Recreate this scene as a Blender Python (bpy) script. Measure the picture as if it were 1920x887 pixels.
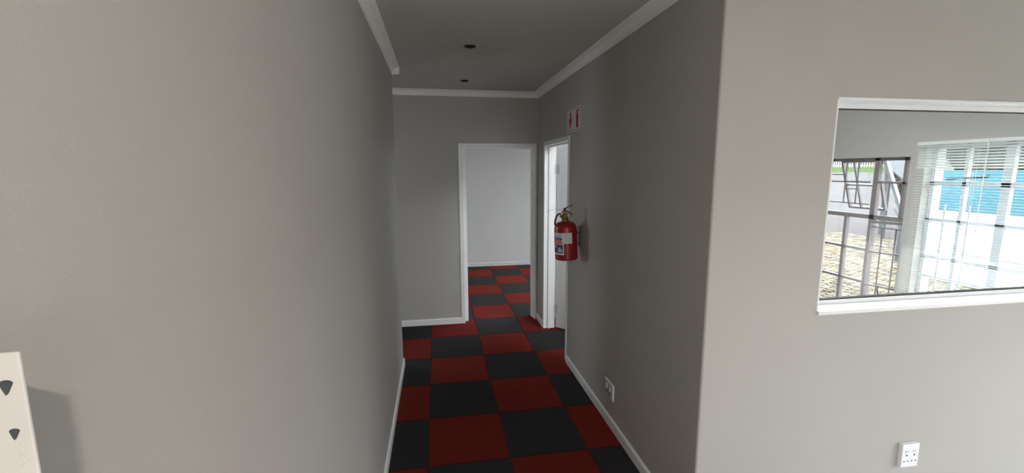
import bpy, bmesh, math, random
from mathutils import Matrix, Vector
random.seed(7)
scene = bpy.context.scene
for o in list(bpy.data.objects):
    bpy.data.objects.remove(o, do_unlink=True)
COL = scene.collection

# ------------------------------------------------------------------ camera
cam_d = bpy.data.cameras.new('camera')
cam = bpy.data.objects.new('camera', cam_d)
COL.objects.link(cam)
cam_d.sensor_width = 36.0
cam_d.lens = 36.0 * 837.5 / 1920.0
cam_d.clip_start = 0.01
cam_d.clip_end = 300
YAW, PITCH, ROLL = -0.1663, -0.1486, 0.0029
Rm = (Matrix.Rotation(YAW, 3, 'Z') @ Matrix.Rotation(PITCH, 3, 'X') @ Matrix.Rotation(ROLL, 3, 'Y')
      @ Matrix(((1, 0, 0), (0, 0, -1), (0, 1, 0))))
cam.matrix_world = Matrix.Translation((0, 0, 1.715)) @ Rm.to_4x4()
scene.camera = cam

# ------------------------------------------------------------------ sky, sun, exposure
SKY = 4.4
SUN = 1.6
world = bpy.data.worlds.new('world')
scene.world = world
world.use_nodes = True
wn = world.node_tree.nodes
wn['Background'].inputs[0].default_value = (0.93, 0.97, 1.0, 1)
wn['Background'].inputs[1].default_value = SKY
sun_d = bpy.data.lights.new('sun', 'SUN')
sun_d.energy = SUN
sun_d.angle = 0.03
sun_d.color = (1.0, 0.95, 0.86)
sun = bpy.data.objects.new('sun', sun_d)
COL.objects.link(sun)
sun.location = (-10, 0, 20)
sun.rotation_euler = Vector((-0.55, -0.03, 0.83)).to_track_quat('Z', 'Y').to_euler()
vs = scene.view_settings
vs.view_transform = 'Standard'
vs.look = 'None'
vs.gamma = 1.0
vs.use_curve_mapping = False
vs.exposure = 1.36
scene.cycles.use_denoising = True
scene.cycles.max_bounces = 14
scene.cycles.diffuse_bounces = 8
scene.cycles.transparent_max_bounces = 24
scene.cycles.caustics_reflective = False
scene.cycles.caustics_refractive = False


def portal(name, loc, rot, sx, sy):
    """sampling portal in a window opening (no light of its own)"""
    d = bpy.data.lights.new(name, 'AREA')
    d.shape = 'RECTANGLE'
    d.size, d.size_y = sx, sy
    d.cycles.is_portal = True
    o = bpy.data.objects.new(name, d)
    COL.objects.link(o)
    o.location = loc
    o.rotation_euler = rot
    return o


H90 = math.pi / 2
XW = 4.4          # inner face of the exterior wall
# portals face into the building (area lights shine along local -Z)
portal('daylight_portal', (XW + .24, -2.025, .95), (0, H90, 0), 1.74, 2.15)
portal('daylight_portal', (XW + .24, 0.225, .95), (0, H90, 0), 1.74, 2.05)
portal('daylight_portal', (XW + .24, 3.35, 1.0), (0, H90, 0), 1.8, 2.7)
portal('daylight_portal', (2.44, 6.42, 1.22), (0, H90, 0), 2.15, 2.55)
portal('daylight_portal', (1.2, -3.44, 1.08), (H90, 0, 0), 1.3, 2.15)
portal('daylight_portal', (-2.3, 5.06, 1.375), (-H90, 0, 0), 1.3, 2.05)


# ------------------------------------------------------------------ materials
def mat(name, col, rough=.6, spec=.4, metal=0.0, vary=0.0, vscale=3.0, bump=0.0, bscale=200.0, col2=None,
        translucent=0.0, bdist=.002):
    m = bpy.data.materials.new(name)
    m.use_nodes = True
    nt = m.node_tree
    b = nt.nodes['Principled BSDF']
    b.inputs['Base Color'].default_value = (*col, 1)
    b.inputs['Roughness'].default_value = rough
    b.inputs['Specular IOR Level'].default_value = spec
    b.inputs['Metallic'].default_value = metal
    tc = nt.nodes.new('ShaderNodeTexCoord')
    if vary > 0 or col2:
        n = nt.nodes.new('ShaderNodeTexNoise')
        n.inputs['Scale'].default_value = vscale
        n.inputs['Detail'].default_value = 4
        nt.links.new(tc.outputs['Object'], n.inputs['Vector'])
        r = nt.nodes.new('ShaderNodeValToRGB')
        a = [max(0, c * (1 - vary)) for c in col]
        z = list(col2) if col2 else [min(1, c * (1 + vary)) for c in col]
        r.color_ramp.elements[0].position = .3
        r.color_ramp.elements[1].position = .7
        r.color_ramp.elements[0].color = (*a, 1)
        r.color_ramp.elements[1].color = (*z, 1)
        nt.links.new(n.outputs['Fac'], r.inputs['Fac'])
        nt.links.new(r.outputs['Color'], b.inputs['Base Color'])
    if bump > 0:
        n2 = nt.nodes.new('ShaderNodeTexNoise')
        n2.inputs['Scale'].default_value = bscale
        n2.inputs['Detail'].default_value = 3
        nt.links.new(tc.outputs['Object'], n2.inputs['Vector'])
        bp = nt.nodes.new('ShaderNodeBump')
        bp.inputs['Strength'].default_value = bump
        bp.inputs['Distance'].default_value = bdist
        nt.links.new(n2.outputs['Fac'], bp.inputs['Height'])
        nt.links.new(bp.outputs['Normal'], b.inputs['Normal'])
    if translucent > 0:
        t = nt.nodes.new('ShaderNodeBsdfTranslucent')
        t.inputs['Color'].default_value = (*col, 1)
        mx = nt.nodes.new('ShaderNodeMixShader')
        mx.inputs[0].default_value = translucent
        nt.links.new(b.outputs[0], mx.inputs[1])
        nt.links.new(t.outputs[0], mx.inputs[2])
        nt.links.new(mx.outputs[0], nt.nodes['Material Output'].inputs['Surface'])
    return m


def glass_mat(name, tint=(.98, .99, .99), refl=1.0):
    m = bpy.data.materials.new(name)
    m.use_nodes = True
    nt = m.node_tree
    for n in list(nt.nodes):
        if n.type != 'OUTPUT_MATERIAL':
            nt.nodes.remove(n)
    out = nt.nodes['Material Output']
    tr = nt.nodes.new('ShaderNodeBsdfTransparent')
    tr.inputs['Color'].default_value = (*tint, 1)
    gl = nt.nodes.new('ShaderNodeBsdfGlossy')
    gl.inputs['Roughness'].default_value = 0.0
    fr = nt.nodes.new('ShaderNodeFresnel')
    geo = nt.nodes.new('ShaderNodeNewGeometry')          # both faces of the sheet reflect like air-to-glass
    mr = nt.nodes.new('ShaderNodeMapRange')
    mr.inputs['To Min'].default_value = 1.5
    mr.inputs['To Max'].default_value = 1 / 1.5
    nt.links.new(geo.outputs['Backfacing'], mr.inputs['Value'])
    nt.links.new(mr.outputs['Result'], fr.inputs['IOR'])
    ma = nt.nodes.new('ShaderNodeMath')
    ma.operation = 'MULTIPLY'
    ma.inputs[1].default_value = refl
    ma.use_clamp = True
    mx = nt.nodes.new('ShaderNodeMixShader')
    nt.links.new(fr.outputs[0], ma.inputs[0])
    nt.links.new(ma.outputs[0], mx.inputs[0])
    nt.links.new(tr.outputs[0], mx.inputs[1])
    nt.links.new(gl.outputs[0], mx.inputs[2])
    nt.links.new(mx.outputs[0], out.inputs['Surface'])
    return m


M = {}
M['wall'] = mat('taupe_wall_paint', (.425, .415, .396), .62, .35, vary=.025, vscale=1.3, bump=.25, bscale=260, bdist=.0012)
M['wall_pale'] = mat('pale_grey_wall_paint', (.72, .715, .715), .6, .3, vary=.02, vscale=1.5, bump=.2, bscale=260, bdist=.001)
M['ceiling'] = mat('ceiling_paint', (.54, .525, .505), .8, .2, vary=.02, vscale=1.0)
M['cornice'] = mat('cornice_paint', (.88, .87, .86), .6, .3)
M['white'] = mat('white_gloss_enamel', (.80, .81, .82), .35, .45, vary=.015, vscale=5)
M['skirting'] = mat('white_skirting_enamel', (.80, .82, .84), .35, .5, vary=.02, vscale=8)
M['plaster_ext'] = mat('exterior_plaster', (.6, .58, .54), .8, .2, vary=.05)
M['steel'] = mat('grey_steel_window_paint', (.20, .18, .18), .5, .4, vary=.05, vscale=10)
M['steel_pale'] = mat('pale_blue_grey_steel_paint', (.50, .55, .60), .5, .4)
M['bar'] = mat('dark_burglar_bar', (.13, .12, .12), .5, .4)
M['black'] = mat('black_rubber', (.015, .015, .016), .6, .3)
M['charcoal'] = mat('charcoal_carpet', (.010, .0105, .011), .95, .08, bump=.9, bscale=420, col2=(.017, .017, .019), vscale=160, bdist=.004)
M['red'] = mat('red_carpet', (.036, .0034, .0034), .95, .08, bump=.9, bscale=420, col2=(.054, .006, .0055), vscale=160, bdist=.004)
for k_, tint, wt in (('charcoal', (.35, .35, .37), .24), ('red', (.95, .13, .09), .55)):      # fibre sheen of the pile
    p_ = M[k_].node_tree.nodes['Principled BSDF']
    p_.inputs['Sheen Weight'].default_value = wt
    p_.inputs['Sheen Roughness'].default_value = .35
    p_.inputs['Sheen Tint'].default_value = (*tint, 1)
M['slab'] = mat('floor_slab', (.05, .05, .05), .9, .1)
M['glass'] = glass_mat('window_glass')
M['glass_in'] = glass_mat('internal_window_glass', (.975, .985, .985), .6)


# ------------------------------------------------------------------ mesh helpers
def new_bm():
    return bmesh.new()


def box(bm, x0, x1, y0, y1, z0, z1):
    v = [bm.verts.new(p) for p in ((x0, y0, z0), (x1, y0, z0), (x1, y1, z0), (x0, y1, z0),
                                   (x0, y0, z1), (x1, y0, z1), (x1, y1, z1), (x0, y1, z1))]
    for f in ((3, 2, 1, 0), (4, 5, 6, 7), (0, 1, 5, 4), (1, 2, 6, 5), (2, 3, 7, 6), (3, 0, 4, 7)):
        bm.faces.new([v[i] for i in f])
    return v


def bar(bm, a, b, w, t, up=(0, 0, 1)):
    """rectangular bar from a to b, w across (perpendicular to up), t along up"""
    a, b = Vector(a), Vector(b)
    d = (b - a).normalized()
    s = d.cross(Vector(up))
    if s.length < 1e-5:
        s = d.cross(Vector((1, 0, 0)))
    s.normalize()
    u = s.cross(d).normalized()
    r = []
    for p in (a, b):
        for i, j in ((-1, -1), (1, -1), (1, 1), (-1, 1)):
            r.append(bm.verts.new(p + s * (i * w / 2) + u * (j * t / 2)))
    for f in ((0, 1, 2, 3), (7, 6, 5, 4), (0, 4, 5, 1), (1, 5, 6, 2), (2, 6, 7, 3), (3, 7, 4, 0)):
        bm.faces.new([r[i] for i in f])


def tube(bm, pts, r, seg=8, cap=True):
    pts = [Vector(p) for p in pts]
    rs = r if isinstance(r, (list, tuple)) else [r] * len(pts)
    rings = []
    prev = None
    for i, p in enumerate(pts):
        d = (pts[min(i + 1, len(pts) - 1)] - pts[max(i - 1, 0)]).normalized()
        if prev is None:
            s = d.cross(Vector((0, 0, 1)))
            if s.length < 1e-3:
                s = d.cross(Vector((1, 0, 0)))
        else:
            s = prev - d * prev.dot(d)
        s.normalize()
        prev = s
        u = d.cross(s)
        rings.append([bm.verts.new(p + (s * math.cos(2 * math.pi * k / seg) + u * math.sin(2 * math.pi * k / seg)) * rs[i])
                      for k in range(seg)])
    for a, b in zip(rings, rings[1:]):
        for k in range(seg):
            bm.faces.new((a[k], a[(k + 1) % seg], b[(k + 1) % seg], b[k]))
    if cap:
        bm.faces.new(rings[0][::-1])
        bm.faces.new(rings[-1])


def lathe(bm, prof, seg=32, c=(0, 0, 0)):
    rings = []
    for r, z in prof:
        rings.append([bm.verts.new((c[0] + r * math.cos(2 * math.pi * k / seg), c[1] + r * math.sin(2 * math.pi * k / seg), c[2] + z))
                      for k in range(seg)])
    for a, b in zip(rings, rings[1:]):
        for k in range(seg):
            bm.faces.new((a[k], a[(k + 1) % seg], b[(k + 1) % seg], b[k]))
    bm.faces.new(rings[0][::-1])
    bm.faces.new(rings[-1])


def prism(bm, poly, place, depth):
    """poly: 2D outline; place(u, v, w) -> 3D; w from 0 to depth"""
    a = [bm.verts.new(place(u, v, 0)) for u, v in poly]
    b = [bm.verts.new(place(u, v, depth)) for u, v in poly]
    n = len(poly)
    bm.faces.new(a[::-1])
    bm.faces.new(b)
    for i in range(n):
        bm.faces.new((a[i], a[(i + 1) % n], b[(i + 1) % n], b[i]))


def obj(name, bm, m, parent=None, smooth=False, bevel=0.0, bseg=2):
    bmesh.ops.recalc_face_normals(bm, faces=bm.faces)
    me = bpy.data.meshes.new(name)
    bm.to_mesh(me)
    bm.free()
    ms = m if isinstance(m, (list, tuple)) else [m]
    for k in ms:
        me.materials.append(M[k] if isinstance(k, str) else k)
    if smooth:
        for p in me.polygons:
            p.use_smooth = True
    o = bpy.data.objects.new(name, me)
    COL.objects.link(o)
    if parent:
        o.parent = parent
    if bevel:
        md = o.modifiers.new('bevel', 'BEVEL')
        md.width = bevel
        md.segments = bseg
        md.limit_method = 'ANGLE'
        md.angle_limit = 0.7
    return o


def empty(name, loc=(0, 0, 0), rot=(0, 0, 0)):
    o = bpy.data.objects.new(name, None)
    COL.objects.link(o)
    o.empty_display_size = .05
    o.location = loc
    o.rotation_euler = rot
    return o


def tag(o, label, cat, group=None, kind=None):
    if label:
        o['label'] = label
    if cat:
        o['category'] = cat
    if group:
        o['group'] = group
    if kind:
        o['kind'] = kind
    return o


def struct(o, label=None):
    o['kind'] = 'structure'
    if label:
        o['label'] = label
    return o


def wall(name, axis, a0, a1, t0, t1, z0, z1, holes, m, label, round_edges=()):
    """wall along 'x' or 'y', thickness t0..t1 across, with rectangular openings (a0,a1,z0,z1)"""
    A = sorted({a0, a1, *[h[0] for h in holes], *[h[1] for h in holes]})
    Z = sorted({z0, z1, *[h[2] for h in holes], *[h[3] for h in holes]})
    A = [a for a in A if a0 <= a <= a1]
    Z = [z for z in Z if z0 <= z <= z1]

    def filled(i, j):
        if i < 0 or j < 0 or i >= len(A) - 1 or j >= len(Z) - 1:
            return False
        ca, cz = (A[i] + A[i + 1]) / 2, (Z[j] + Z[j + 1]) / 2
        return not any(h[0] < ca < h[1] and h[2] < cz < h[3] for h in holes)
    bm = new_bm()

    def q(*ps):
        vs_ = []
        for a, t, z in ps:
            vs_.append(bm.verts.new((a, t, z) if axis == 'x' else (t, a, z)))
        bm.faces.new(vs_)
    for i in range(len(A) - 1):
        for j in range(len(Z) - 1):
            if not filled(i, j):
                continue
            p, r, s, u = A[i], A[i + 1], Z[j], Z[j + 1]
            q((p, t0, s), (r, t0, s), (r, t0, u), (p, t0, u))
            q((p, t1, s), (p, t1, u), (r, t1, u), (r, t1, s))
            if not filled(i - 1, j):
                q((p, t0, s), (p, t0, u), (p, t1, u), (p, t1, s))
            if not filled(i + 1, j):
                q((r, t0, s), (r, t1, s), (r, t1, u), (r, t0, u))
            if not filled(i, j - 1):
                q((p, t0, s), (p, t1, s), (r, t1, s), (r, t0, s))
            if not filled(i, j + 1):
                q((p, t0, u), (r, t0, u), (r, t1, u), (p, t1, u))
    bmesh.ops.remove_doubles(bm, verts=bm.verts, dist=1e-5)
    bmesh.ops.recalc_face_normals(bm, faces=bm.faces)
    for (ex, ey) in round_edges:
        es = [e for e in bm.edges if all(abs(v.co.x - ex) < 1e-4 and abs(v.co.y - ey) < 1e-4 for v in e.verts)]
        bmesh.ops.bevel(bm, geom=es, offset=.010, segments=4, affect='EDGES', profile=.5)
    return struct(obj(name, bm, m), label)


CEIL = 2.537
XL, XR, YF, YB = -.33, 1.115, 4.88, 7.84
YI = 1.67   # face of the wall with the internal window
ZT = 2.62
# ------------------------------------------------------------------ room shell
bm = new_bm()
box(bm, -3.2, XW + .2, -3.5, 8.0, -.14, -.006)
floor = struct(obj('floor', bm, 'slab'), 'floor laid with red and charcoal carpet tiles')

# carpet tiles, each a piece of its own
TX0, TY0, TSX, TSY = -0.093, 3.968, 0.487, 0.5127


def tile_mesh(name, m):
    b = new_bm()
    g = .0016
    box(b, g, TSX - g, g, TSY - g, -.006, 0)
    bmesh.ops.recalc_face_normals(b, faces=b.faces)
    top = [e for e in b.edges if all(v.co.z > -.001 for v in e.verts)]
    bmesh.ops.bevel(b, geom=top, offset=.0015, segments=1, affect='EDGES')
    me = bpy.data.meshes.new(name)
    b.to_mesh(me)
    b.free()
    me.materials.append(M[m])
    return me


TM = {1: tile_mesh('carpet_tile_red', 'red'), 0: tile_mesh('carpet_tile_charcoal', 'charcoal')}


def tile_wanted(i, j):
    x, y = TX0 + (i + .5) * TSX, TY0 + (j + .5) * TSY
    if -.6 < x < 1.4 and .9 < y < 5.2:
        return True
    if -1.3 < x < -.3 and 3.6 < y < 5.2:
        return True
    if -.7 < x < 2.3 and 4.8 < y < 8.0:
        return True
    if 1.0 < x < 2.3 and 3.4 < y < 4.9:
        return True
    return False


M['beige'] = mat('beige_floor_tile', (.60, .57, .53), .35, .45, vary=.06, vscale=2)
fl = new_bm()
for (x0, x1, y0, y1) in ((1.50, XW, -3.3, YI), (XL, 1.50, -3.3, .62), (2.35, XW, YI + .15, YF)):  # last strip: office floor made pale to brighten the room
    nx, ny = max(1, round((x1 - x0) / .45)), max(1, round((y1 - y0) / .45))
    for a in range(nx):
        for b in range(ny):
            dx, dy = (x1 - x0) / nx, (y1 - y0) / ny
            box(fl, x0 + a * dx + .002, x0 + (a + 1) * dx - .002, y0 + b * dy + .002, y0 + (b + 1) * dy - .002, -.006, .001)
o = obj('ceramic_tiles', fl, 'beige', floor)
o['kind'] = 'stuff'
extra = new_bm()
for i in range(-7, 10):
    for j in range(-16, 9):
        red = (i + j) % 2
        x, y = TX0 + i * TSX, TY0 + j * TSY
        if tile_wanted(i, j):
            o = bpy.data.objects.new('carpet_tile', TM[red])
            COL.objects.link(o)
            o.location = (x, y, 0)
            o.parent = floor
        elif (x + TSX < -.3 and y > 3.5 and x > -3.1) or (2.2 < x < 2.5 and y > 4.8 and y + TSY < 8.1):
            n0 = len(extra.faces)
            box(extra, x + .0016, x + TSX - .0016, y + .0016, y + TSY - .0016, -.006, 0)
            extra.faces.ensure_lookup_table()
            for f in extra.faces[n0:]:
                f.material_index = red
o = obj('carpet_tiles', extra, ['charcoal', 'red'], floor)
o['kind'] = 'stuff'

bm = new_bm()
box(bm, -3.3, XW + .3, -3.6, 8.1, CEIL, CEIL + .15)
ceiling = struct(obj('ceiling', bm, 'ceiling'), 'flat painted corridor ceiling')

wall('wall_left', 'y', -3.3, 3.85, XL - .15, XL, -.02, ZT, [], 'wall', 'long taupe wall on the left of the passage', [(XL, 3.85)])
wall('wall_right', 'y', YI + .15, YF, XR, XR + .11, -.02, ZT, [(3.69, 4.59, -.02, 1.99)], 'wall', 'right passage wall with a doorway')
WX0, WX1, WZ0, WZ1 = 1.657, 3.95, 1.085, 2.010
wall('wall_front', 'x', XR, XW, YI, YI + .15, -.02, ZT, [(WX0, WX1, WZ0, WZ1)], 'wall', 'taupe wall holding the internal window', [(XR, YI)])
wall('wall_far', 'x', -3.1, XW, YF, YF + .14, -.02, ZT, [(.245, 1.09, -.02, 1.99), (-2.95, -1.65, .35, 2.4)], 'wall', 'end wall of the passage')
wall('wall_back', 'x', -.75, 2.4, YB, YB + .15, -.02, ZT, [], 'wall_pale', 'pale back wall of the far room')
wall('wall_side', 'y', YF + .14, YB + .15, -.75, -.60, -.02, ZT, [], 'wall_pale', 'side wall of the far room')
wall('wall_passage', 'x', -3.1, XL - .15, 3.70, 3.85, -.02, ZT, [], 'wall', 'wall of the side passage')
wall('wall_end', 'y', 3.70, YF + .14, -3.25, -3.1, -.02, ZT, [], 'wall', 'end wall of the side passage')
wall('wall_exterior', 'y', -3.3, YF + .14, XW, XW + .22, -.02, ZT,
     [(-3.1, -.95, .08, 1.82), (-.8, 1.25, .08, 1.82), (1.98, 3.445, .1, 1.93), (3.577, 4.70, .1, 1.825)],
     'wall', 'exterior wall with the steel windows')
wall('wall_bay', 'y', YF + .14, YB + .15, 2.2, 2.4, -.02, ZT, [(5.15, 7.7, .15, 2.3)], 'wall_pale', 'window wall of the far room')
wall('wall_rear', 'x', XL, XW, -3.42, -3.3, -.02, ZT, [(.55, 1.85, .0, 2.15)], 'wall', 'wall behind the camera')

# ------------------------------------------------------------------ cornices and skirtings
CW = .060
CP = [(0, 0), (0, -CW), (.004, -CW), (.006, -CW + .007), (.010, -CW + .009)]
for k in range(1, 7):
    t = k / 7 * H90
    CP.append((.010 + (CW - .018) * (1 - math.cos(t)), -CW + .009 + (CW - .018) * math.sin(t)))
CP += [(CW - .007, -.006), (CW, -.004), (CW, 0)]


def cornice(name, a, b, n, label):
    a, b, n = Vector(a), Vector(b), Vector(n)
    bm = new_bm()
    d = b - a
    L = d.length
    d.normalize()
    prism(bm, CP, lambda u, v, w: a + n * u + Vector((0, 0, v)) + d * w, L)
    return struct(obj(name, bm, 'cornice'), label)


cornice('trim_1', (XL, -3.3, CEIL), (XL, 3.85 + CW, CEIL), (1, 0, 0), 'cove cornice along the left wall')
cornice('trim_2', (XR, YI - CW, CEIL), (XR, YF, CEIL), (-1, 0, 0), 'cove cornice along the right passage wall')
cornice('trim_3', (-3.1, YF, CEIL), (XR, YF, CEIL), (0, -1, 0), 'cove cornice along the end wall')
cornice('trim_4', (XR - CW, YI, CEIL), (XW, YI, CEIL), (0, -1, 0), 'cove cornice over the internal window wall')
cornice('trim_5', (-3.1, 3.85, CEIL), (XL + CW, 3.85, CEIL), (0, 1, 0), 'cove cornice in the side passage')
SP = [(0, 0), (.013, 0), (.013, .056), (.010, .064), (.005, .068), (0, .068)]


def skirting(name, a, b, n, label):
    a, b, n = Vector(a), Vector(b), Vector(n)
    bm = new_bm()
    d = b - a
    L = d.length
    d.normalize()
    prism(bm, SP, lambda u, v, w: a + n * u + Vector((0, 0, v)) + d * w, L)
    return struct(obj(name, bm, 'skirting'), label)


skirting('baseboard_left', (XL, -3.3, 0), (XL, 3.85 + .013, 0), (1, 0, 0), 'white skirting along the left wall')
skirting('baseboard_passage', (-3.1, 3.85, 0), (XL + .013, 3.85, 0), (0, 1, 0), 'white skirting in the side passage')
skirting('baseboard_right', (XR, YI - .013, 0), (XR, 3.68, 0), (-1, 0, 0), 'white skirting along the right passage wall')
skirting('baseboard_corner', (XR, 4.60, 0), (XR, YF, 0), (-1, 0, 0), 'short white skirting beside the side door')
skirting('baseboard_front', (XR - .013, YI, 0), (XW, YI, 0), (0, -1, 0), 'white skirting under the internal window')
skirting('baseboard_far', (-3.1, YF, 0), (.243, YF, 0), (0, -1, 0), 'white skirting on the end wall')
skirting('baseboard_back', (-.6, YB, 0), (2.2, YB, 0), (0, -1, 0), 'white skirting in the far room')

# ------------------------------------------------------------------ door frames
bm = new_bm()
for (x0, x1) in ((.240, .283), (1.074, 1.094)):
    box(bm, x0, x1, YF - .010, YF + .06, 0, 1.962)
box(bm, .240, 1.094, YF - .010, YF + .06, 1.962, 1.995)
for (x0, x1) in ((.245, .322), (1.060, 1.09)):
    box(bm, x0, x1, YF + .06, YF + .15, 0, 1.94)
box(bm, .245, 1.09, YF + .06, YF + .15, 1.94, 1.99)
door1 = struct(obj('door_1', bm, 'white', bevel=.002), 'white steel frame of the open doorway in the end wall')

bm = new_bm()
X0, X1 = XR - .008, XR + .118
for (y0, y1) in ((3.69, 3.725), (4.555, 4.602)):
    box(bm, X0, X0 + .075, y0, y1, 0, 1.955)
box(bm, X0, X0 + .075, 3.69, 4.602, 1.955, 1.998)
for (y0, y1) in ((3.69, 3.737), (4.543, 4.59)):
    box(bm, X0 + .045, X1 - .045, y0, y1, 0, 1.943)
box(bm, X0 + .045, X1 - .045, 3.69, 4.59, 1.943, 1.99)
for (y0, y1) in ((3.69, 3.725), (4.555, 4.59)):
    box(bm, X1 - .05, X1, y0, y1, 0, 1.955)
box(bm, X1 - .05, X1, 3.69, 4.59, 1.955, 1.99)
door2 = struct(obj('door_2', bm, 'white', bevel=.002), 'white steel frame of the side doorway beside the fire extinguisher')
# leaf, hinged on the far jamb, standing ajar into the office
hx, hy = X1 + .004, 4.545
ang = math.radians(43)
leaf = empty('door_leaf', (hx, hy, 0), (0, 0, ang))
leaf.parent = door2
bm = new_bm()
box(bm, 0, .038, -.80, -.004, .012, 1.948)
lp = obj('leaf_panel', bm, 'white', leaf, bevel=.002)
for z in (.22, 1.0, 1.72):
    bm = new_bm()
    tube(bm, [(-.003, .004, z - .045), (-.003, .004, z + .045)], .005, 10)
    box(bm, -.002, .002, -.03, .004, z - .048, z + .048)
    obj('hinge', bm, mat('hinge_steel', (.55, .55, .56), .4, .5, .3), leaf)
bm = new_bm()
for s, x in ((-1, 0), (1, .038)):
    box(bm, min(x, x + s * .004), max(x, x + s * .004), -.765, -.725, .93, 1.10)
    tube(bm, [(x, -.745, 1.05), (x + s * .045, -.745, 1.05), (x + s * .05, -.72, 1.05), (x + s * .05, -.63, 1.05)], .009, 8)
obj('handle', bm, mat('handle_chrome', (.6, .6, .6), .25, .5, 1.0), leaf, smooth=False)

# ------------------------------------------------------------------ internal window in the near wall
bm = new_bm()
g = .012
yb0, yb1 = YI + .088, YI + .125
box(bm, WX0 + .001, WX1 - .001, YI - .003, YI + .15, WZ1 - .010, WZ1)       # head lining
box(bm, WX0, WX0 + .008, YI - .000, YI + .15, WZ0, WZ1 - .010)
box(bm, WX1 - .008, WX1, YI - .000, YI + .15, WZ0, WZ1 - .010)
box(bm, WX0 + .008, WX1 - .008, yb0, yb1, WZ1 - .032, WZ1 - .010)
box(bm, WX0 + .008, WX1 - .008, yb0, yb1, WZ0, WZ0 + .018)
box(bm, WX0 + .008, WX0 + .03, yb0, yb1, WZ0 + .018, WZ1 - .032)
box(bm, WX1 - .03, WX1 - .008, yb0, yb1, WZ0 + .018, WZ1 - .032)
win3 = struct(obj('window_3', bm, 'white', bevel=.0015), 'white framed internal window looking into the office')
bm = new_bm()
box(bm, WX0 + .001, WX1 - .001, YI - .012, yb0 + .002, WZ0 - .016, WZ0 + .001)
obj('sill', bm, 'white', win3, bevel=.003)
bm = new_bm()
yg = (yb0 + yb1) / 2
for (a, b, c, d) in ((WX0 + .03, WX1 - .03, WZ0 + .018, WZ0 + .0215), (WX0 + .03, WX1 - .03, WZ1 - .0355, WZ1 - .032)):
    box(bm, a, b, yg - .012, yg + .012, c, d)
obj('gasket', bm, 'black', win3)
bm = new_bm()
box(bm, WX0 + .02, WX1 - .02, yg - .002, yg + .002, WZ0 + .01, WZ1 - .02)
obj('pane', bm, 'glass_in', win3)

# ------------------------------------------------------------------ steel windows of the exterior wall
XF0, XF1 = XW + .085, XW + .125      # depth of the steel sections


def steel_bar(bm, kind, pos, a, b, w, x0=XF0, x1=XF1):
    if kind == 'v':
        box(bm, x0, x1, pos - w / 2, pos + w / 2, a, b)
    else:
        box(bm, x0, x1, a, b, pos - w / 2, pos + w / 2)


def frame_rect(bm, y0, y1, z0, z1, w, x0=XF0, x1=XF1):
    box(bm, x0, x1, y0, y0 + w, z0, z1)
    box(bm, x0, x1, y1 - w, y1, z0, z1)
    box(bm, x0, x1, y0 + w, y1 - w, z0, z0 + w)
    box(bm, x0, x1, y0 + w, y1 - w, z1 - w, z1)


def pane(parent, y0, y1, z0, z1):
    bm = new_bm()
    xm = XF0 + .022
    box(bm, xm, xm + .004, y0, y1, z0, z1)
    return obj('pane', bm, 'glass', parent)


def sash(parent, hinge, out_ang, axis, y0, y1, z0, z1, bars_h=(), bars_v=(), m='steel', w=.026):
    """opening casement: axis 'top' swings out from its head, 'side' from its hinge edge at y = hinge"""
    e = empty('casement')
    e.parent = parent
    if axis == 'top':
        e.location = (XF1 + .004, 0, z1)
        e.rotation_euler = (0, -out_ang, 0)
        oy, oz = 0, z1
    else:
        e.location = (XF1 + .004, hinge, 0)
        e.rotation_euler = (0, 0, out_ang)
        oy, oz = hinge, 0
    bm = new_bm()
    frame_rect(bm, y0 - oy, y1 - oy, z0 - oz, z1 - oz, w, 0, .028)
    for z in bars_h:
        box(bm, .004, .022, y0 - oy + w, y1 - oy - w, z - oz - .009, z - oz + .009)
    for y in bars_v:
        box(bm, .004, .022, y - oy - .009, y - oy + .009, z0 - oz + w, z1 - oz - w)
    obj('casement_frame', bm, m, e)
    bm = new_bm()
    box(bm, .012, .016, y0 - oy + w * .6, y1 - oy - w * .6, z0 - oz + w * .6, z1 - oz - w * .6)
    obj('pane', bm, 'glass', e)
    return e


def burglar(parent, kind, pos, a, b, w=.011, m='bar'):
    bm = new_bm()
    x = XF0 - .03
    if kind == 'v':
        box(bm, x, x + .010, pos - w / 2, pos + w / 2, a, b)
    else:
        box(bm, x - .004, x + .008, a, b, pos - w / 2, pos + w / 2)
    obj('burglar_bar', bm, m, parent)


# window_1: the bare steel window at the left of the view through the glass
Y0, Y1, Z0, Z1 = 3.577, 4.70, .10, 1.825
bm = new_bm()
frame_rect(bm, Y0, Y1, Z0, Z1, .03)
steel_bar(bm, 'v', 3.972, Z0, Z1, .052)
steel_bar(bm, 'h', 1.214, Y0, Y1, .045)
steel_bar(bm, 'v', 3.683, 1.23, Z1, .026)
steel_bar(bm, 'h', 1.576, Y0, 3.95, .022)
steel_bar(bm, 'v', 4.268, Z0, 1.20, .034)
steel_bar(bm, 'h', .860, 3.99, Y1, .026)
steel_bar(bm, 'h', .512, 3.99, Y1, .026)
win1 = struct(obj('window_1', bm, 'steel'), 'dark steel casement window without a blind')
pane(win1, 3.99, 4.26, .12, 1.20)
pane(win1, 4.28, 4.68, .12, 1.20)
pane(win1, 3.60, 3.955, 1.235, 1.80)
sash(win1, 0, math.radians(17), 'top', 4.005, 4.44, 1.245, 1.80, (1.52,), (4.29,), w=.022)
sash(win1, 3.60, math.radians(20), 'side', 3.60, 3.95, .13, 1.185, (.86, .51), (), w=.026)
for y in (4.292, 4.150):
    burglar(win1, 'v', y, 1.345, 1.80, .009)
burglar(win1, 'h', 1.345, 3.99, 4.46, .011)
burglar(win1, 'h', 1.651, 4.292, 4.46, .010)
burglar(win1, 'h', 1.575, 4.0, 4.46, .014)
burglar(win1, 'h', 1.498, 4.15, 4.292, .010)
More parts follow.
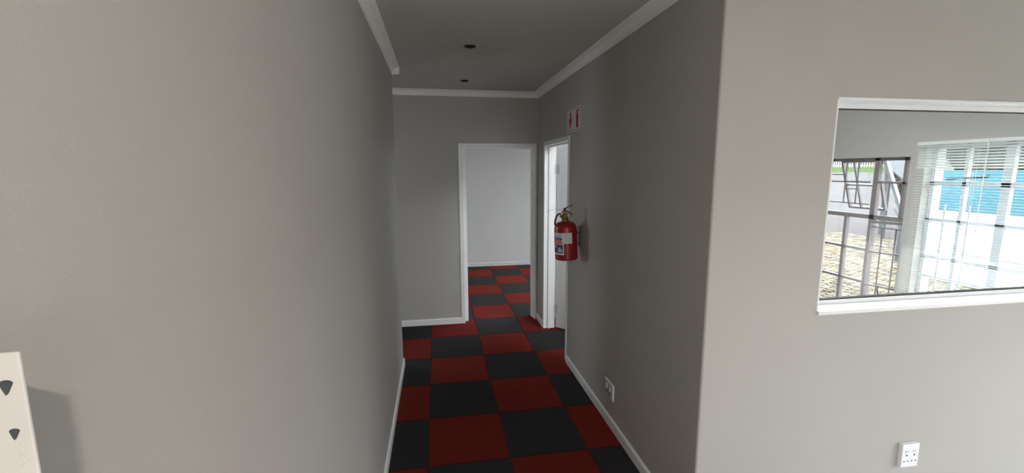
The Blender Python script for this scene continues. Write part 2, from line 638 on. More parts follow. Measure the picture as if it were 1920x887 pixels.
for y in (3.813, 3.676):
    burglar(win1, 'v', y, .16, 1.12, .009)
burglar(win1, 'h', 1.120, 3.59, 3.96, .011)
burglar(win1, 'h', .930, 3.68, 3.96, .009)
burglar(win1, 'h', .740, 3.59, 3.68, .009)
burglar(win1, 'h', .542, 3.59, 3.82, .010)
bm = new_bm()
tube(bm, [(XF0 - .01, 3.80, .52), (XF0 - .03, 3.795, .50), (XF0 - .03, 3.785, .45), (XF0 - .022, 3.775, .41), (XF0 - .02, 3.772, .385)], .008, 6)
obj('window_catch', bm, 'black', win1)
# casement standing wide open, white painted edge
bm = new_bm()
bar(bm, (XF1 + .01, 3.93, 1.80), (XF1 + .22, 3.87, 1.255), .03, .035, up=(1, 0, 0))
bar(bm, (XF1 + .01, 3.70, 1.80), (XF1 + .22, 3.70, 1.255), .03, .02, up=(1, 0, 0))
bar(bm, (XF1 + .22, 3.69, 1.262), (XF1 + .22, 3.88, 1.262), .03, .022)
obj('open_fanlight', bm, 'steel_pale', win1)

# window_2: behind the venetian blind
Y0, Y1, Z0, Z1 = 1.98, 3.445, .10, 1.93
bm = new_bm()
frame_rect(bm, Y0, Y1, Z0, Z1, .03)
steel_bar(bm, 'v', 2.885, Z0, Z1, .062)
steel_bar(bm, 'h', 1.583, Y0, Y1, .040)
steel_bar(bm, 'h', 1.249, Y0, Y1, .026)
steel_bar(bm, 'h', .906, Y0, Y1, .026)
steel_bar(bm, 'v', 3.175, Z0, Z1, .028)
steel_bar(bm, 'v', 2.40, Z0, Z1, .028)
win2 = struct(obj('window_2', bm, 'steel_pale'), 'steel window behind the venetian blind')
for a, b in ((2.0, 2.39), (2.41, 2.86), (2.91, 3.165), (3.185, 3.42)):
    for c, d in ((.12, .895), (.918, 1.237), (1.261, 1.565), (1.602, 1.91)):
        pane(win2, a, b, c, d)
for y in (3.277, 3.088, 2.64):
    burglar(win2, 'v', y, .14, 1.40, .011, 'steel_pale')
burglar(win2, 'h', .732, 2.90, 3.43, .012, 'steel_pale')
bm = new_bm()
bar(bm, (XF0 - .012, 3.30, 1.622), (XF0 - .012, 3.02, 1.640), .008, .012)
bar(bm, (XF0 - .012, 3.02, 1.640), (XF0 - .012, 2.995, 1.655), .008, .014)
bar(bm, (XF0 - .006, 3.31, 1.622), (XF0 - .006, 3.25, 1.625), .012, .020)
obj('window_stay', bm, 'black', win2)


# windows of the other rooms
def plain_window(name, y0, y1, z0, z1, n, label):
    bm = new_bm()
    frame_rect(bm, y0, y1, z0, z1, .03)
    st = (y1 - y0) / n
    for k in range(1, n):
        steel_bar(bm, 'v', y0 + k * st, z0, z1, .03)
    steel_bar(bm, 'h', 1.58, y0, y1, .03)
    w = struct(obj(name, bm, 'steel'), label)
    for k in range(n):
        pane(w, y0 + k * st + .012, y0 + (k + 1) * st - .012, z0 + .02, z1 - .02)
    return w


plain_window('window_4', -3.1, -.95, .08, 1.82, 3, 'steel window of the front room behind the camera')
plain_window('window_5', -.8, 1.25, .08, 1.82, 3, 'steel window of the front room beside the camera')
w6 = plain_window('window_6', 5.15, 7.7, .15, 2.3, 3, 'steel window of the far room')
w6.location.x = 2.2 - XW
bm = new_bm()
for x in (.55, 1.18, 1.81):
    box(bm, x, x + .04, -3.40, -3.34, 0, 2.15)
box(bm, .59, 1.81, -3.40, -3.34, 2.11, 2.15)
box(bm, .59, 1.81, -3.40, -3.34, 0, .04)
w7 = struct(obj('door_3', bm, 'steel'), 'glazed sliding door of the front room behind the camera')
for x in (.58, 1.21):
    bm = new_bm()
    box(bm, x, x + .61, -3.372, -3.368, .03, 2.12)
    obj('pane', bm, 'glass', w7)
bm = new_bm()
for x in (-2.95, -2.315, -1.68):
    box(bm, x, x + .03, YF + .05, YF + .09, .35, 2.4)
box(bm, -2.95, -1.65, YF + .05, YF + .09, 2.37, 2.4)
box(bm, -2.95, -1.65, YF + .05, YF + .09, .35, .38)
w8 = struct(obj('window_7', bm, 'steel'), 'window of the side passage')
for x in (-2.93, -2.295):
    bm = new_bm()
    box(bm, x, x + .625, YF + .068, YF + .072, .37, 2.38)
    obj('pane', bm, 'glass', w8)

# ------------------------------------------------------------------ venetian blind
M['slat'] = mat('white_aluminium_slat', (.86, .88, .86), .45, .4, translucent=.35)
blind = tag(empty('venetian_blind', (XW - .10, 2.69, .45)), 'white venetian blind of thin slats hanging before the office window', 'blind')


def slat_mesh(tilt):
    bm = new_bm()
    L = .745
    n = 4
    w = .025
    c, s = math.cos(tilt), math.sin(tilt)
    up, lo = [], []
    for k in range(n + 1):
        u = (k / n - .5) * w
        v = .0022 * (1 - (2 * k / n - 1) ** 2)
        row = []
        for dv in (0, -.0006):
            x, z = u * c + (v + dv) * s, -u * s + (v + dv) * c
            row.append((x, z))
        up.append([bm.verts.new((row[0][0], y, row[0][1])) for y in (-L, L)])
        lo.append([bm.verts.new((row[1][0], y, row[1][1])) for y in (-L, L)])
    for k in range(n):
        bm.faces.new((up[k][0], up[k][1], up[k + 1][1], up[k + 1][0]))
        bm.faces.new((lo[k][0], lo[k + 1][0], lo[k + 1][1], lo[k][1]))
    bm.faces.new((up[0][0], lo[0][0], lo[0][1], up[0][1]))
    bm.faces.new((up[n][0], up[n][1], lo[n][1], lo[n][0]))
    bmesh.ops.recalc_face_normals(bm, faces=bm.faces)
    me = bpy.data.meshes.new('slat')
    bm.to_mesh(me)
    bm.free()
    me.materials.append(M['slat'])
    for p in me.polygons:
        p.use_smooth = True
    return me


S_top, S_low = slat_mesh(math.radians(36)), slat_mesh(math.radians(11))
k = 0
z = 1.905
while z > .49:
    o = bpy.data.objects.new('slat', S_top if z > 1.70 else S_low)
    COL.objects.link(o)
    o.parent = blind
    o.location = (0, 0, z - .45)
    z -= .023
bm = new_bm()
box(bm, -.014, .014, -.75, .75, 1.470, 1.498)
obj('headrail', bm, 'slat', blind, bevel=.002)
bm = new_bm()
box(bm, -.012, .012, -.745, .745, 0.0, .016)
obj('bottom_rail', bm, 'slat', blind, bevel=.003)
for y in (.61, .29, -.2, -.6):
    bm = new_bm()
    box(bm, -.0135, -.0125, y - .001, y + .001, .01, 1.48)
    box(bm, .0125, .0135, y - .001, y + .001, .01, 1.48)
    obj('ladder_cord', bm, 'slat', blind)
bm = new_bm()
tube(bm, [(-.03, .205, 1.485), (-.032, .205, .75)], .004, 6)
obj('tilt_wand', bm, 'slat', blind)

# ------------------------------------------------------------------ fire extinguisher
M['ext_red'] = mat('extinguisher_red', (.25, .008, .012), .32, .5)
M['ext_handle'] = mat('dark_red_handle_paint', (.10, .006, .012), .4, .5)
M['brass'] = mat('olive_brass_valve', (.16, .15, .03), .45, .5, .6)
M['brass2'] = mat('brass_valve_fitting', (.38, .20, .09), .4, .5, .7)
M['paper'] = mat('label_white_paper', (.60, .62, .61), .6, .3)
M['navy'] = mat('label_navy_print', (.035, .045, .16), .6, .3)
M['lab_red'] = mat('label_red_print', (.62, .05, .04), .6, .3)
M['ink'] = mat('label_grey_ink', (.22, .23, .23), .6, .3)
M['lilac'] = mat('label_lilac_print', (.36, .36, .48), .6, .3)
M['hose'] = mat('dark_red_rubber_hose', (.06, .010, .014), .5, .3)
M['bracket'] = mat('grey_bracket_steel', (.10, .10, .10), .5, .4, .5)
EX, EY, EZ = .992, 3.33, 1.02
ext = tag(empty('fire_extinguisher', (EX, EY, EZ), (0, math.radians(-2.6), 0)),
          'red fire extinguisher hanging on the right wall beside the side doorway', 'fire extinguisher')
R = .088
prof = [(.0, .006), (.070, .004), (.080, .0), (R - .001, .004), (R, .010), (R, .235)]
for k in range(1, 9):
    t = k / 8 * H90
    prof.append((.034 + (R - .034) * math.cos(t), .235 + .062 * math.sin(t)))
prof += [(.026, .300), (.0, .301)]
bm = new_bm()
prof[0] = (.002, .006)
prof[-1] = (.002, .301)
lathe(bm, prof, 48)
body = obj('body', bm, 'ext_red', ext, smooth=True)
bm = new_bm()
lathe(bm, [(.002, .296), (.027, .296), (.028, .312), (.020, .330), (.017, .345), (.018, .362), (.002, .366)], 16)
obj('valve', bm, 'brass', ext, smooth=False)
# directions: e = image right, f = towards the viewer
ex_ = Vector((.93, -.36, 0)).normalized()
fx_ = Vector((-.36, -.93, 0)).normalized()
up_ = Vector((0, 0, 1))


def EP(e, z, f=0.0):
    return ex_ * e + fx_ * f + up_ * z


bm = new_bm()
tube(bm, [EP(-.012, .345), EP(-.030, .335, .004)], .010, 8)
tube(bm, [EP(-.030, .335, .004), EP(-.036, .330, .004)], .013, 8)
obj('valve_fitting', bm, 'brass', ext)
bm = new_bm()
tube(bm, [EP(-.016, .370, .008), EP(-.016, .370, .026)], .012, 12)
obj('pressure_gauge', bm, 'brass2', ext)
bm = new_bm()
bar(bm, EP(-.012, .385), EP(.010, .385), .030, .030)
bar(bm, EP(-.004, .398), EP(.056, .421), .022, .007)
bar(bm, EP(.052, .419), EP(.060, .424), .018, .009)
obj('squeeze_lever', bm, 'ext_handle', ext, bevel=.002)
bm = new_bm()
bar(bm, EP(.004, .378), EP(.030, .366), .022, .009)
bar(bm, EP(.028, .367), EP(.058, .348), .024, .010)
obj('carry_handle', bm, 'ext_handle', ext, bevel=.002)
bm = new_bm()
ring = [EP(.030 + .010 * math.cos(t * math.pi / 6), .388 + .010 * math.sin(t * math.pi / 6), .006) for t in range(13)]
tube(bm, ring, .0014, 5)
obj('safety_pin_ring', bm, mat('pin_steel', (.5, .5, .5), .3, .5, 1.0), ext)
bm = new_bm()
tube(bm, [EP(-.02, .384), EP(-.05, .391), EP(-.08, .392), EP(-.105, .389), EP(-.125, .381), EP(-.135, .377)], .0010, 5)
obj('tag_wire', bm, 'ink', ext)
bm = new_bm()
hp = [(-.030, .350), (-.042, .358), (-.056, .352), (-.068, .334), (-.077, .310), (-.080, .288), (-.080, .268)]
hp = [EP(a, b, .004) for a, b in hp]
tube(bm, hp, .0068, 10)
obj('hose', bm, 'hose', ext, smooth=True)


def wrap(name, m, p0, p1, z0, z1, off, parent):
    """curved label patch on the cylinder between angles p0..p1 (radians, 0 faces the viewer, + to image right)"""
    bm = new_bm()
    n = max(2, int(abs(p1 - p0) / .12))
    cols = []
    for k in range(n + 1):
        p = p0 + (p1 - p0) * k / n
        d = fx_ * math.cos(p) + ex_ * math.sin(p)
        cols.append([bm.verts.new(d * r + up_ * z) for r, z in ((R - .001, z0), (R + off, z0), (R + off, z1), (R - .001, z1))])
    for a, b in zip(cols, cols[1:]):
        for q in range(4):
            bm.faces.new((a[q], a[(q + 1) % 4], b[(q + 1) % 4], b[q]))
    bm.faces.new(cols[0])
    bm.faces.new(cols[-1][::-1])
    return obj(name, bm, m, parent)


lab = wrap('instruction_label', 'paper', -1.45, -.10, .047, .218, .0006, ext)
wrap('print_panel', 'ink', -1.36, -.27, .195, .208, .0010, lab)
wrap('print_panel', 'paper', -1.34, -.29, .1965, .2065, .0012, lab)
wrap('print_panel', 'navy', -1.36, -.27, .160, .180, .0010, lab)
wrap('print_panel', 'lab_red', -1.40, -.27, .129, .155, .0010, lab)
wrap('print_panel', 'navy', -1.36, -.20, .060, .125, .0010, lab)
wrap('print_panel', 'paper', -.58, -.42, .095, .106, .0014, lab)
wrap('print_panel', 'lilac', -.75, -.24, .068, .094, .0012, lab)
wrap('print_panel', 'lilac', -1.25, -.80, .100, .118, .0012, lab)
for k, (a, b) in enumerate(((-1.2, -.9), (-.85, -.62), (-.55, -.35))):
    wrap('print_line', 'ink', a, b, .186 + .0, .192, .0014, lab)
    wrap('print_line', 'paper', a, b - .05, .167, .172, .0014, lab)
    wrap('print_line', 'paper', a + .05, b, .139, .146, .0014, lab)
lab2 = wrap('service_label', 'paper', -.10, .66, .135, .218, .0006, ext)
for k in range(7):
    wrap('print_line', 'ink', .0, .55 - .06 * (k % 3), .146 + k * .0098, .1475 + k * .0098, .0009, lab2)
wrap('seal_dot', mat('seal_pink', (.7, .25, .25), .5, .3), -.78, -.66, .024, .032, .0012, ext)
bm = new_bm()
wx = XR - EX
box(bm, wx - .006, wx - .0005, .028, .062, .08, .25)
box(bm, R * .80, wx - .004, .034, .050, .19, .202)
box(bm, R * .80, wx - .004, .034, .050, .10, .112)
obj('wall_bracket', bm, 'bracket', ext)

# ------------------------------------------------------------------ fire sign over the doorway corner
M['sign_white'] = mat('sign_white_plastic', (.66, .62, .62), .45, .4)
M['sign_red'] = mat('sign_red_print', (.33, .008, .012), .5, .4)
M['sign_edge'] = mat('sign_dark_keyline', (.16, .05, .05), .5, .4)
SY, SZ = 3.588, 2.113
sign = tag(empty('fire_equipment_sign', (XR, SY, SZ)), 'small white sign with red arrow and extinguisher symbols above the side doorway', 'sign')


def SPl(u, v, w):      # u: to the right in the picture (towards the camera)
    return Vector((-w, -u, v))


bm = new_bm()
prism(bm, [(-.194, -.094), (.194, -.094), (.194, .094), (-.194, .094)], lambda u, v, w: SPl(u, v, .0005 + w), .003)
obj('board', bm, 'sign_white', sign)
bm = new_bm()
for (a, b, c, d) in ((-.190, .190, .080, .083), (-.190, .190, -.083, -.080), (-.190, -.187, -.08, .08), (.187, .190, -.08, .08)):
    prism(bm, [(a, c), (b, c), (b, d), (a, d)], lambda u, v, w: SPl(u, v, .0033 + w), .0006)
obj('keyline', bm, 'sign_edge', sign)
bm = new_bm()
ac = -.088
prism(bm, [(ac - .018, .068), (ac + .018, .068), (ac + .018, .010), (ac + .052, .022), (ac, -.070), (ac - .052, .022), (ac - .018, .010)],
      lambda u, v, w: SPl(u, v, .0035 + w), .0006)
obj('arrow_symbol', bm, 'sign_red', sign)
bm = new_bm()
ac = .095
prism(bm, [(ac - .027, -.068), (ac + .027, -.068), (ac + .027, .030), (ac + .016, .044), (ac + .008, .048), (ac + .008, .058),
           (ac + .04, .058), (ac + .044, .066), (ac + .01, .070), (ac - .014, .070), (ac - .032, .058), (ac - .04, .02), (ac - .034, .02),
           (ac - .026, .052), (ac - .008, .058), (ac - .008, .048), (ac - .016, .044), (ac - .027, .030)],
      lambda u, v, w: SPl(u, v, .0035 + w), .0006)
obj('extinguisher_symbol', bm, 'sign_red', sign)

# ------------------------------------------------------------------ wall sockets
M['plate'] = mat('white_socket_plastic', (.80, .81, .86), .3, .5)
M['hole'] = mat('socket_hole_shade', (.05, .04, .045), .7, .2)  # dark discs paint the shade inside the pin holes
sock = tag(empty('wall_socket', (2.243, YI, .330)), 'white double wall socket with small switches under the internal window', 'socket')
bm = new_bm()
box(bm, -.049, .049, -.0235, 0, -.061, .061)
obj('cover_plate', bm, 'plate', sock, bevel=.004, bseg=3)
for x in (-.022, .022):
    bm = new_bm()
    vv = box(bm, x - .009, x + .009, -.0275, -.022, .016, .030)
    for q in (0, 1):
        vv[q].co.y += .003
    obj('rocker_switch', bm, mat('rocker_plastic', (.7, .68, .74), .3, .5), sock, bevel=.001)
    for dx, z, r in ((0, .003, .0045), (-.011, -.028, .0037), (.011, -.028, .0037)):
        bm = new_bm()
        tube(bm, [(x + dx, -.0242, z), (x + dx, -.020, z)], r, 10)
        obj('pin_hole', bm, 'hole', sock)

sock2 = tag(empty('wall_socket', (XR, 2.674, .252)), 'white double wall socket low on the right passage wall', 'socket')
bm = new_bm()
box(bm, -.010, 0, -.073, .073, -.056, .056)
obj('cover_plate', bm, 'plate', sock2, bevel=.003)
bm = new_bm()
box(bm, -.0125, -.009, -.060, .060, -.043, .043)
obj('inner_panel', bm, mat('socket_grey_plastic', (.42, .42, .44), .4, .4), sock2, bevel=.002)
for y in (-.028, .028):
    bm = new_bm()
    vv = box(bm, -.0165, -.012, y - .009, y + .009, -.002, .034)
    obj('rocker_switch', bm, 'plate', sock2, bevel=.001)
    for dy, z in ((0, -.012), (-.010, -.030), (.010, -.030)):
        bm = new_bm()
        tube(bm, [(-.0131, y + dy, z), (-.010, y + dy, z)], .004, 8)
        obj('pin_hole', bm, 'hole', sock2)

# ------------------------------------------------------------------ recessed downlights (off)
M['dl_trim'] = mat('dark_bronze_trim', (.035, .028, .022), .5, .3, .2)
M['dl_in'] = mat('dark_recess', (.02, .018, .016), .6, .3)
M['dl_lens'] = mat('unlit_lamp_lens', (.022, .018, .015), .6, .1)
for (x, y, lb) in ((.248, 3.161, 'dark recessed downlight in the ceiling, the nearer of the two'),
                   (.287, 4.348, 'dark recessed downlight in the ceiling, the farther one by the end wall')):
    d = tag(empty('downlight', (x, y, CEIL)), lb, 'downlight', 'recessed corridor downlights')
    bm = new_bm()
    n = 28
    pr = [(.040, 0), (.040, -.003), (.036, -.005), (.031, -.004), (.029, -.0005), (.029, 0)]
    rings = [[bm.verts.new((r * math.cos(2 * math.pi * k / n), r * math.sin(2 * math.pi * k / n), z)) for k in range(n)] for r, z in pr]
    for a, b in zip(rings, rings[1:]):
        for k in range(n):
            bm.faces.new((a[k], a[(k + 1) % n], b[(k + 1) % n], b[k]))
    obj('trim_ring', bm, 'dl_trim', d, smooth=True)
    bm = new_bm()
    lathe(bm, [(.029, -.0012), (.018, -.0018), (.004, -.0022)], 24)
    obj('lamp_lens', bm, 'dl_lens', d, smooth=True)

# ------------------------------------------------------------------ slotted upright at the left edge
M['post'] = mat('white_powder_coated_metal', (.55, .545, .53), .45, .4, vary=.02, vscale=30)
PX1, PY0, PZ1 = -.270, .324, 1.599
post = tag(empty('shelf_upright', (-.30, .34, 0)), 'white metal shelving upright with dark teardrop slots against the left wall', 'shelf upright')
bm = new_bm()
box(bm, -.327 + .30, PX1 + .30, PY0 - .34, PY0 - .34 + .0025, .0, PZ1)
obj('front_flange', bm, 'post', post, bevel=.0008)
bm = new_bm()
box(bm, -.329 + .30, -.327 + .30, PY0 - .34, PY0 - .34 + .05, .0, PZ1)
obj('side_flange', bm, 'post', post)
M['slot'] = mat('slot_shadow_grey', (.06, .065, .07), .7, .2)  # dark surface patches stand in for the shade inside the slots


def teardrop(r, hgt):
    pts = []
    for k in range(7):
        t = math.pi * k / 6
        pts.append((r * math.cos(t), r * .55 * math.sin(t)))
    pts += [(-r * .75, -hgt * .45), (-r * .30, -hgt)]
    pts += [(r * .1, -hgt * .85)]
    return pts


for k in range(24):
    z = 1.5785 - k * .0335
    bm = new_bm()
    xo = -.2795 + .30
    prism(bm, teardrop(.0040 if k == 0 else .0031, .0085 if k == 0 else .0065),
          lambda u, v, w: Vector((xo + u, PY0 - .34 - .0003 + w, z + v)), .0008)
    obj('slot', bm, 'slot', post)
    if k:
        for q in (1, 2, 3):
            zz = z - .0075 * q
            bm = new_bm()
            tube(bm, [(xo + .0025, PY0 - .3402, zz + .003), (xo + .003, PY0 - .3402, zz), (xo + .0005, PY0 - .3402, zz - .003)], .0005, 5)
            obj('embossed_mark', bm, mat('emboss_grey', (.55, .54, .52), .5, .4) if (k == 1 and q == 1) else bpy.data.materials['emboss_grey'], post)
            if k > 2:
                break

# ------------------------------------------------------------------ ceiling lamp of the front room (behind the camera)
lamp = tag(empty('ceiling_lamp', (.37, -.87, CEIL)), 'round white ceiling lamp in the room behind the camera', 'lamp')
bm = new_bm()
lathe(bm, [(.06, 0), (.06, -.02), (.055, -.028), (.044, -.028)], 32)
obj('lamp_housing', bm, 'white', lamp, smooth=False)
me = bpy.data.materials.new('lit_diffuser')
me.use_nodes = True
nb = me.node_tree.nodes['Principled BSDF']
nb.inputs['Base Color'].default_value = (.9, .9, .9, 1)
nb.inputs['Emission Color'].default_value = (1.0, .87, .75, 1)
nb.inputs['Emission Strength'].default_value = 950
bm = new_bm()
lathe(bm, [(.040, -.0285), (.039, -.032), (.025, -.034), (.002, -.035)], 32)
obj('lamp_diffuser', bm, me, lamp, smooth=True)

# ------------------------------------------------------------------ unseen batten lamp added to brighten the office and door leaf
bat = tag(empty('added_office_batten', (2.25, 2.85, CEIL)), 'unseen batten lamp added on the office ceiling to brighten the room', 'lamp')
bm = new_bm()
box(bm, -.62, .62, -.05, .05, -.03, 0)
obj('lamp_housing', bm, 'white', bat, bevel=.004)
me2 = me.copy()
me2.name = 'added_batten_diffuser'
me2.node_tree.nodes['Principled BSDF'].inputs['Emission Color'].default_value = (.93, .97, 1.0, 1)
me2.node_tree.nodes['Principled BSDF'].inputs['Emission Strength'].default_value = 80
bm = new_bm()
box(bm, -.60, .60, -.042, .042, -.055, -.0305)
obj('lamp_diffuser', bm, me2, bat, bevel=.01)

# ------------------------------------------------------------------ outside
M['ground'] = mat('brown_paving_bed', (.035, .029, .025), .9, .1, vary=.15, vscale=1.5)
M['shade_pave'] = mat('shade_toned_pavers', (.052, .045, .047), .9, .15, vary=.12, vscale=6, bump=.5, bscale=20, bdist=.01)  # darker tone of shaded paving put into the colour
M['concrete'] = mat('pale_concrete', (.052, .052, .054), .9, .15, vary=.12, vscale=.8)
M['grass'] = mat('grass', (.030, .052, .014), .95, .1, vary=.35, vscale=5)
COB = [mat('cobble_%d' % k, c, .85, .2, vary=.10, vscale=25) for k, c in enumerate(((.115, .098, .066), (.082, .066, .045), (.138, .124, .090), (.062, .051, .040)))]
GZ = -.12


def sheet(name, pts_x, y0, y1, th, m, label):
    """ground strip following a height profile [(x, z), ...]"""
    bm = new_bm()
    poly = [(x, z) for x, z in pts_x] + [(x, z - th) for x, z in reversed(pts_x)]
    prism(bm, poly, lambda u, v, w: Vector((u, y0 + w, v)), y1 - y0)
    return struct(obj(name, bm, m), label)


ground = sheet('ground', [(XW + .22, GZ - .035), (12.2, GZ - .035)], 2.0, 45, .2, 'ground', 'cobbled yard outside the windows')
sheet('driveway', [(10.9, GZ - .005), (15.0, GZ)], -30, 45, .2, 'shade_pave', 'paved yard beyond the cobbles, its shade painted in purple grey')
sheet('ramp', [(15.0, GZ), (18.0, .30), (25.0, 1.50)], -30, 45, .3, 'concrete', 'pale concrete ramp rising to the fence')
sheet('verge', [(25.0, 1.50), (25.4, 1.66), (26.4, 1.90), (60, 2.0)], -40, 60, .6, 'grass', 'grass verge below the palisade fence')
M['patio'] = mat('light_bounce_slabs', (.32, .31, .30), .9, .15, vary=.08, vscale=2)  # pale ground added outside to bounce daylight into the rooms
sheet('patio', [(XW + .22, GZ - .02), (10.9, GZ - .02)], -30, 2.0, .2, 'patio', 'pale patio added to bounce light into the front room')
sheet('forecourt', [(-25, GZ - .1), (XW, GZ - .1)], -45, -3.55, .2, 'patio', 'pale forecourt added behind the camera to bounce light')
sheet('courtyard', [(-25, GZ - .1), (-.9, GZ - .1)], YF + .2, 45, .2, 'patio', 'courtyard paving made pale to bounce light into the side passage')


def cobble_mesh(name, m, sx, sy):
    b = new_bm()
    pts = []
    for k in range(8):
        t = 2 * math.pi * (k + .5) / 8
        pts.append((max(-1, min(1, 1.22 * math.cos(t))) * sx / 2, max(-1, min(1, 1.22 * math.sin(t))) * sy / 2))
    lo = [b.verts.new((x, y, -.035)) for x, y in pts]
    mid = [b.verts.new((x, y, -.006)) for x, y in pts]
    hi = [b.verts.new((x * .86, y * .86, 0)) for x, y in pts]
    for a, c in ((lo, mid), (mid, hi)):
        for k in range(8):
            b.faces.new((a[k], a[(k + 1) % 8], c[(k + 1) % 8], c[k]))
    b.faces.new(hi)
    bmesh.ops.recalc_face_normals(b, faces=b.faces)
    me_ = bpy.data.meshes.new(name)
    b.to_mesh(me_)
    b.free()
    me_.materials.append(m)
    return me_


CX, CY = .125, .125
CM = [cobble_mesh('cobble', m, CX * .93, CY * .93) for m in COB]
cells = []
for i in range(0, 55):
    for j in range(0, 62):
        x = XW + .45 + i * CX
        y = 3.6 + j * CY + (CY / 2 if i % 2 else 0)
        if not (.70 * x - .4 < y < 1.06 * x + .3):     # strip of the yard that the windows look out on
            continue
        cells.append((math.hypot(x, y), x, y))
cells.sort()
vis = [c for c in cells if c[0] > 7.2]
near = set(c[1:] for c in vis[:300])
rest = new_bm()
for r_, x, y in cells:
    c = random.choices((0, 1, 2, 3), (4, 3, 3, 2))[0]
    dz = random.uniform(-.006, .004)
    if (x, y) in near:
        o = bpy.data.objects.new('cobble', CM[c])
        COL.objects.link(o)
        o.location = (x, y, GZ + dz)
        o.rotation_euler = (0, 0, random.uniform(-.05, .05))
        o.parent = ground
    else:
        n0 = len(rest.faces)
        rest.from_mesh(CM[c])
        rest.verts.ensure_lookup_table()
        rest.faces.ensure_lookup_table()
        nv = 24
        for v in rest.verts[-nv:]:
            v.co += Vector((x, y, GZ + dz))
        for f in rest.faces[n0:]:
            f.material_index = c
o = obj('cobbles', rest, COB, ground)
o['kind'] = 'stuff'

# boundary wall with a blue band
M['bw_white'] = mat('white_boundary_plaster', (.82, .83, .82), .8, .2, vary=.03, vscale=2)
M['bw_blue'] = mat('sky_blue_paint', (.022, .12, .165), .7, .25, vary=.04, vscale=2)
M['bw_plinth'] = mat('pale_cream_plinth', (.66, .72, .66), .8, .2, vary=.04, vscale=2)
M['bw_ledge'] = mat('cream_ledge', (.70, .66, .52), .8, .2, vary=.08, vscale=4)
BX = 8.2
bw = tag(empty('boundary_wall', (BX, 3.5, GZ)), 'white boundary wall with a sky blue top band seen through the blind', 'boundary wall')
bm = new_bm()
box(bm, 0, .2, -.2, 3.05, 0, 1.16)
obj('wall_body', bm, 'bw_white', bw)
bm = new_bm()
box(bm, -.02, .22, -.2, 3.06, 1.16, 1.80)
obj('blue_band', bm, 'bw_blue', bw, bevel=.01)
bm = new_bm()
box(bm, -.03, .0, -.2, 3.04, 0, .50)
obj('plinth', bm, 'bw_plinth', bw)
bm = new_bm()
box(bm, -.07, .0, -.2, 3.05, .50, .545)
obj('ledge', bm, 'bw_ledge', bw, bevel=.006)


# trees behind the boundary wall
M['leaf'] = mat('dark_green_leaves', (.014, .020, .015), .7, .3, vary=.3, vscale=8)
M['bark'] = mat('brown_bark', (.10, .07, .05), .9, .1, vary=.2, vscale=20)


def tree(name, x, y, z, h, rad, label, seed):
    rnd = random.Random(seed)
    t = tag(empty(name, (x, y, z)), label, 'tree', 'trees behind the boundary wall')
    bm = new_bm()
    tube(bm, [(0, 0, 0), (.05, .03, h * .35), (.0, -.04, h * .6)], [.12, .09, .05], 8)
    for k in range(5):
        a = rnd.uniform(0, 6.28)
        tube(bm, [(.03, 0, h * .35), (math.cos(a) * rad * .3, math.sin(a) * rad * .3, h * .55), (math.cos(a) * rad * .6, math.sin(a) * rad * .6, h * .7)],
             [.05, .035, .015], 6)
    obj('trunk', bm, 'bark', t)
    bm = new_bm()
    for k in range(5200):
        while True:
            p = Vector((rnd.uniform(-1, 1), rnd.uniform(-1, 1), rnd.uniform(-1, 1)))
            if .25 < p.length < 1:
                break
        p = Vector((p.x * rad, p.y * rad, h * .58 + p.z * h * .42))
        s = rnd.uniform(.07, .15)
        n = Vector((rnd.gauss(0, 1), rnd.gauss(0, 1), rnd.gauss(0, 1))).normalized()
        u = n.orthogonal().normalized()
        v = n.cross(u)
        q = [bm.verts.new(p + u * s), bm.verts.new(p + v * s * .5 + n * s * .1), bm.verts.new(p - u * s), bm.verts.new(p - v * s * .5 + n * s * .1)]
        bm.faces.new(q)
    obj('foliage', bm, 'leaf', t)['kind'] = 'stuff'
    return t


tree('leafy_tree', 14.9, 11.55, GZ, 3.5, .84, 'dark leafy tree behind the blue band, leftmost seen through the blind', 1)
tree('leafy_tree', 14.9, 9.45, GZ, 3.6, .84, 'dark leafy tree behind the blue band, middle of the row behind the blind', 2)
tree('leafy_tree', 14.9, 7.35, GZ, 3.5, .84, 'dark leafy tree behind the blue band, rightmost at the edge of the picture', 3)

# palisade fence on the verge, walls of the neighbours beyond it
M['paling'] = mat('grey_fence_steel', (.30, .29, .27), .6, .3)
FX = 25.9
fence = tag(empty('palisade_fence', (FX, 22.5, 1.76)), 'grey palisade fence of upright palings on the grass verge', 'fence')
pm = new_bm()
box(pm, -.012, .012, -.022, .022, 0, .66)
me_ = bpy.data.meshes.new('paling')
bmesh.ops.recalc_face_normals(pm, faces=pm.faces)
pm.to_mesh(me_)
pm.free()
me_.materials.append(M['paling'])
for k in range(64):
    o = bpy.data.objects.new('paling', me_)
    COL.objects.link(o)
    o.parent = fence
    o.location = (0, -5.2 + k * .165, 0)
for z in (.12, .54):
    bm = new_bm()
    box(bm, .012, .04, -5.3, 5.3, z, z + .04)
    obj('fence_rail', bm, 'paling', fence)
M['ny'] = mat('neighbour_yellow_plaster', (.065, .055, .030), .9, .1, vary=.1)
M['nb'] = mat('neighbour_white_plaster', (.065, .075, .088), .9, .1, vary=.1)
n1 = tag(empty('neighbour_wall', (29, 24.3, 1.85)), 'yellow plastered wall beyond the palisade fence', 'wall')
bm = new_bm()
box(bm, 0, .25, -6.5, 2.2, 0, 2.6)
obj('wall_body', bm, 'ny', n1)
bm = new_bm()
box(bm, -.05, .30, -6.5, 2.25, 2.6, 2.68)
obj('coping', bm, 'nb', n1)
n2 = tag(empty('neighbour_wall', (29.4, 29.5, 1.85)), 'bluish white plastered wall beyond the palisade fence', 'wall')
bm = new_bm()
box(bm, 0, .25, -2.9, 6, 0, 2.8)
obj('wall_body', bm, 'nb', n2)
bm = new_bm()
box(bm, -.05, .30, -2.95, 6, 2.8, 2.88)
obj('coping', bm, 'ny', n2)

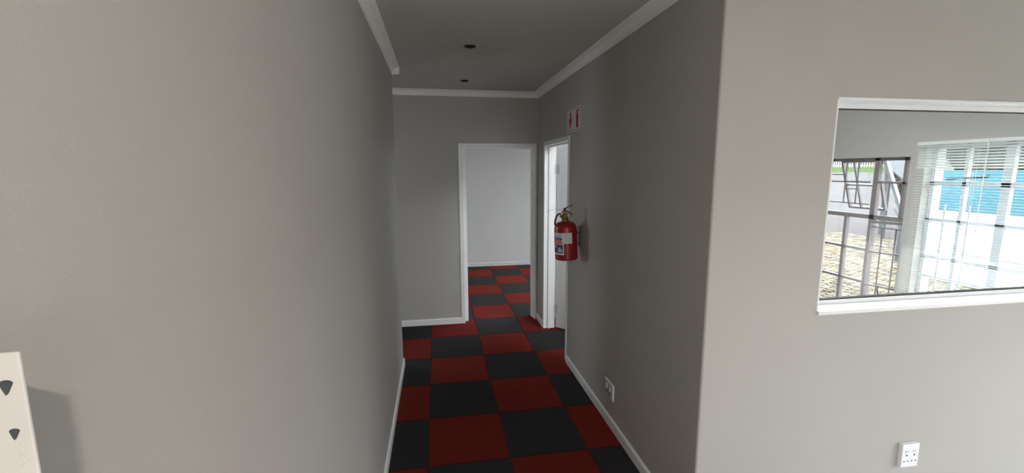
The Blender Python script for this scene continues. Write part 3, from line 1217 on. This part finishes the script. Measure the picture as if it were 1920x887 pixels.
# white slatted lean-to canopy on posts
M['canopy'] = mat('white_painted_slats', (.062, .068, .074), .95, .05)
A, B, C_, D = Vector((13.0, 11.51, 1.97)), Vector((9.0, 7.367, 1.458)), Vector((9.0, 6.4, 1.458)), Vector((13.0, 9.7, 1.97))
can = tag(empty('canopy', (11, 9, GZ)), 'white slatted canopy on thin posts seen through the bare steel window', 'canopy')
org = Vector((11, 9, GZ))
n = 14
for k in range(n):
    a0, a1 = k / n, (k + .88) / n
    bm = new_bm()
    p = [A.lerp(B, a0), A.lerp(B, a1), D.lerp(C_, a1), D.lerp(C_, a0)]
    lo = [bm.verts.new(q - org) for q in p]
    hi = [bm.verts.new(q - org + Vector((0, 0, .03))) for q in p]
    bm.faces.new(lo[::-1])
    bm.faces.new(hi)
    for q in range(4):
        bm.faces.new((lo[q], lo[(q + 1) % 4], hi[(q + 1) % 4], hi[q]))
    obj('roof_slat', bm, 'canopy', can)
for (x, y, zt, zb) in ((12.3, 10.589, 1.86, GZ), (11.7, 9.99, 1.78, GZ), (9.05, 7.371, 1.44, GZ), (9.05, 6.45, 1.44, GZ)):
    bm = new_bm()
    bar(bm, Vector((x, y, zb)) - org, Vector((x, y, zt)) - org, .06, .06)
    obj('post', bm, 'canopy', can)
for z in (.62, .80, .98, 1.12):
    bm = new_bm()
    bar(bm, Vector((10.2, 8.5, z)) - org, Vector((9.05, 7.371, z - .12)) - org, .03, .03)
    obj('rail', bm, 'canopy', can)

# low building added to keep bright sky out of the glass reflection
M['brick'] = mat('red_brown_brick', (.10, .065, .05), .9, .1, vary=.2, vscale=6)
nbld = tag(empty('sky_screen_building', (17.5, -11, GZ)), 'low brick building added to keep sky out of the window reflection', 'building')
bm = new_bm()
box(bm, 0, 5, -16, 13.5, 0, 2.05)
obj('walls', bm, 'brick', nbld)
bm = new_bm()
prism(bm, [(-.5, 2.05), (5.5, 2.05), (2.5, 2.7)], lambda u, v, w: Vector((u, -16.4 + w, v)), 30.2)
obj('roof', bm, 'shade_pave', nbld)
for k in range(7):
    bm = new_bm()
    box(bm, -.03, .0, -14.5 + k * 3.9, -13.0 + k * 3.9, .8, 1.7)
    obj('window', bm, 'steel', nbld)
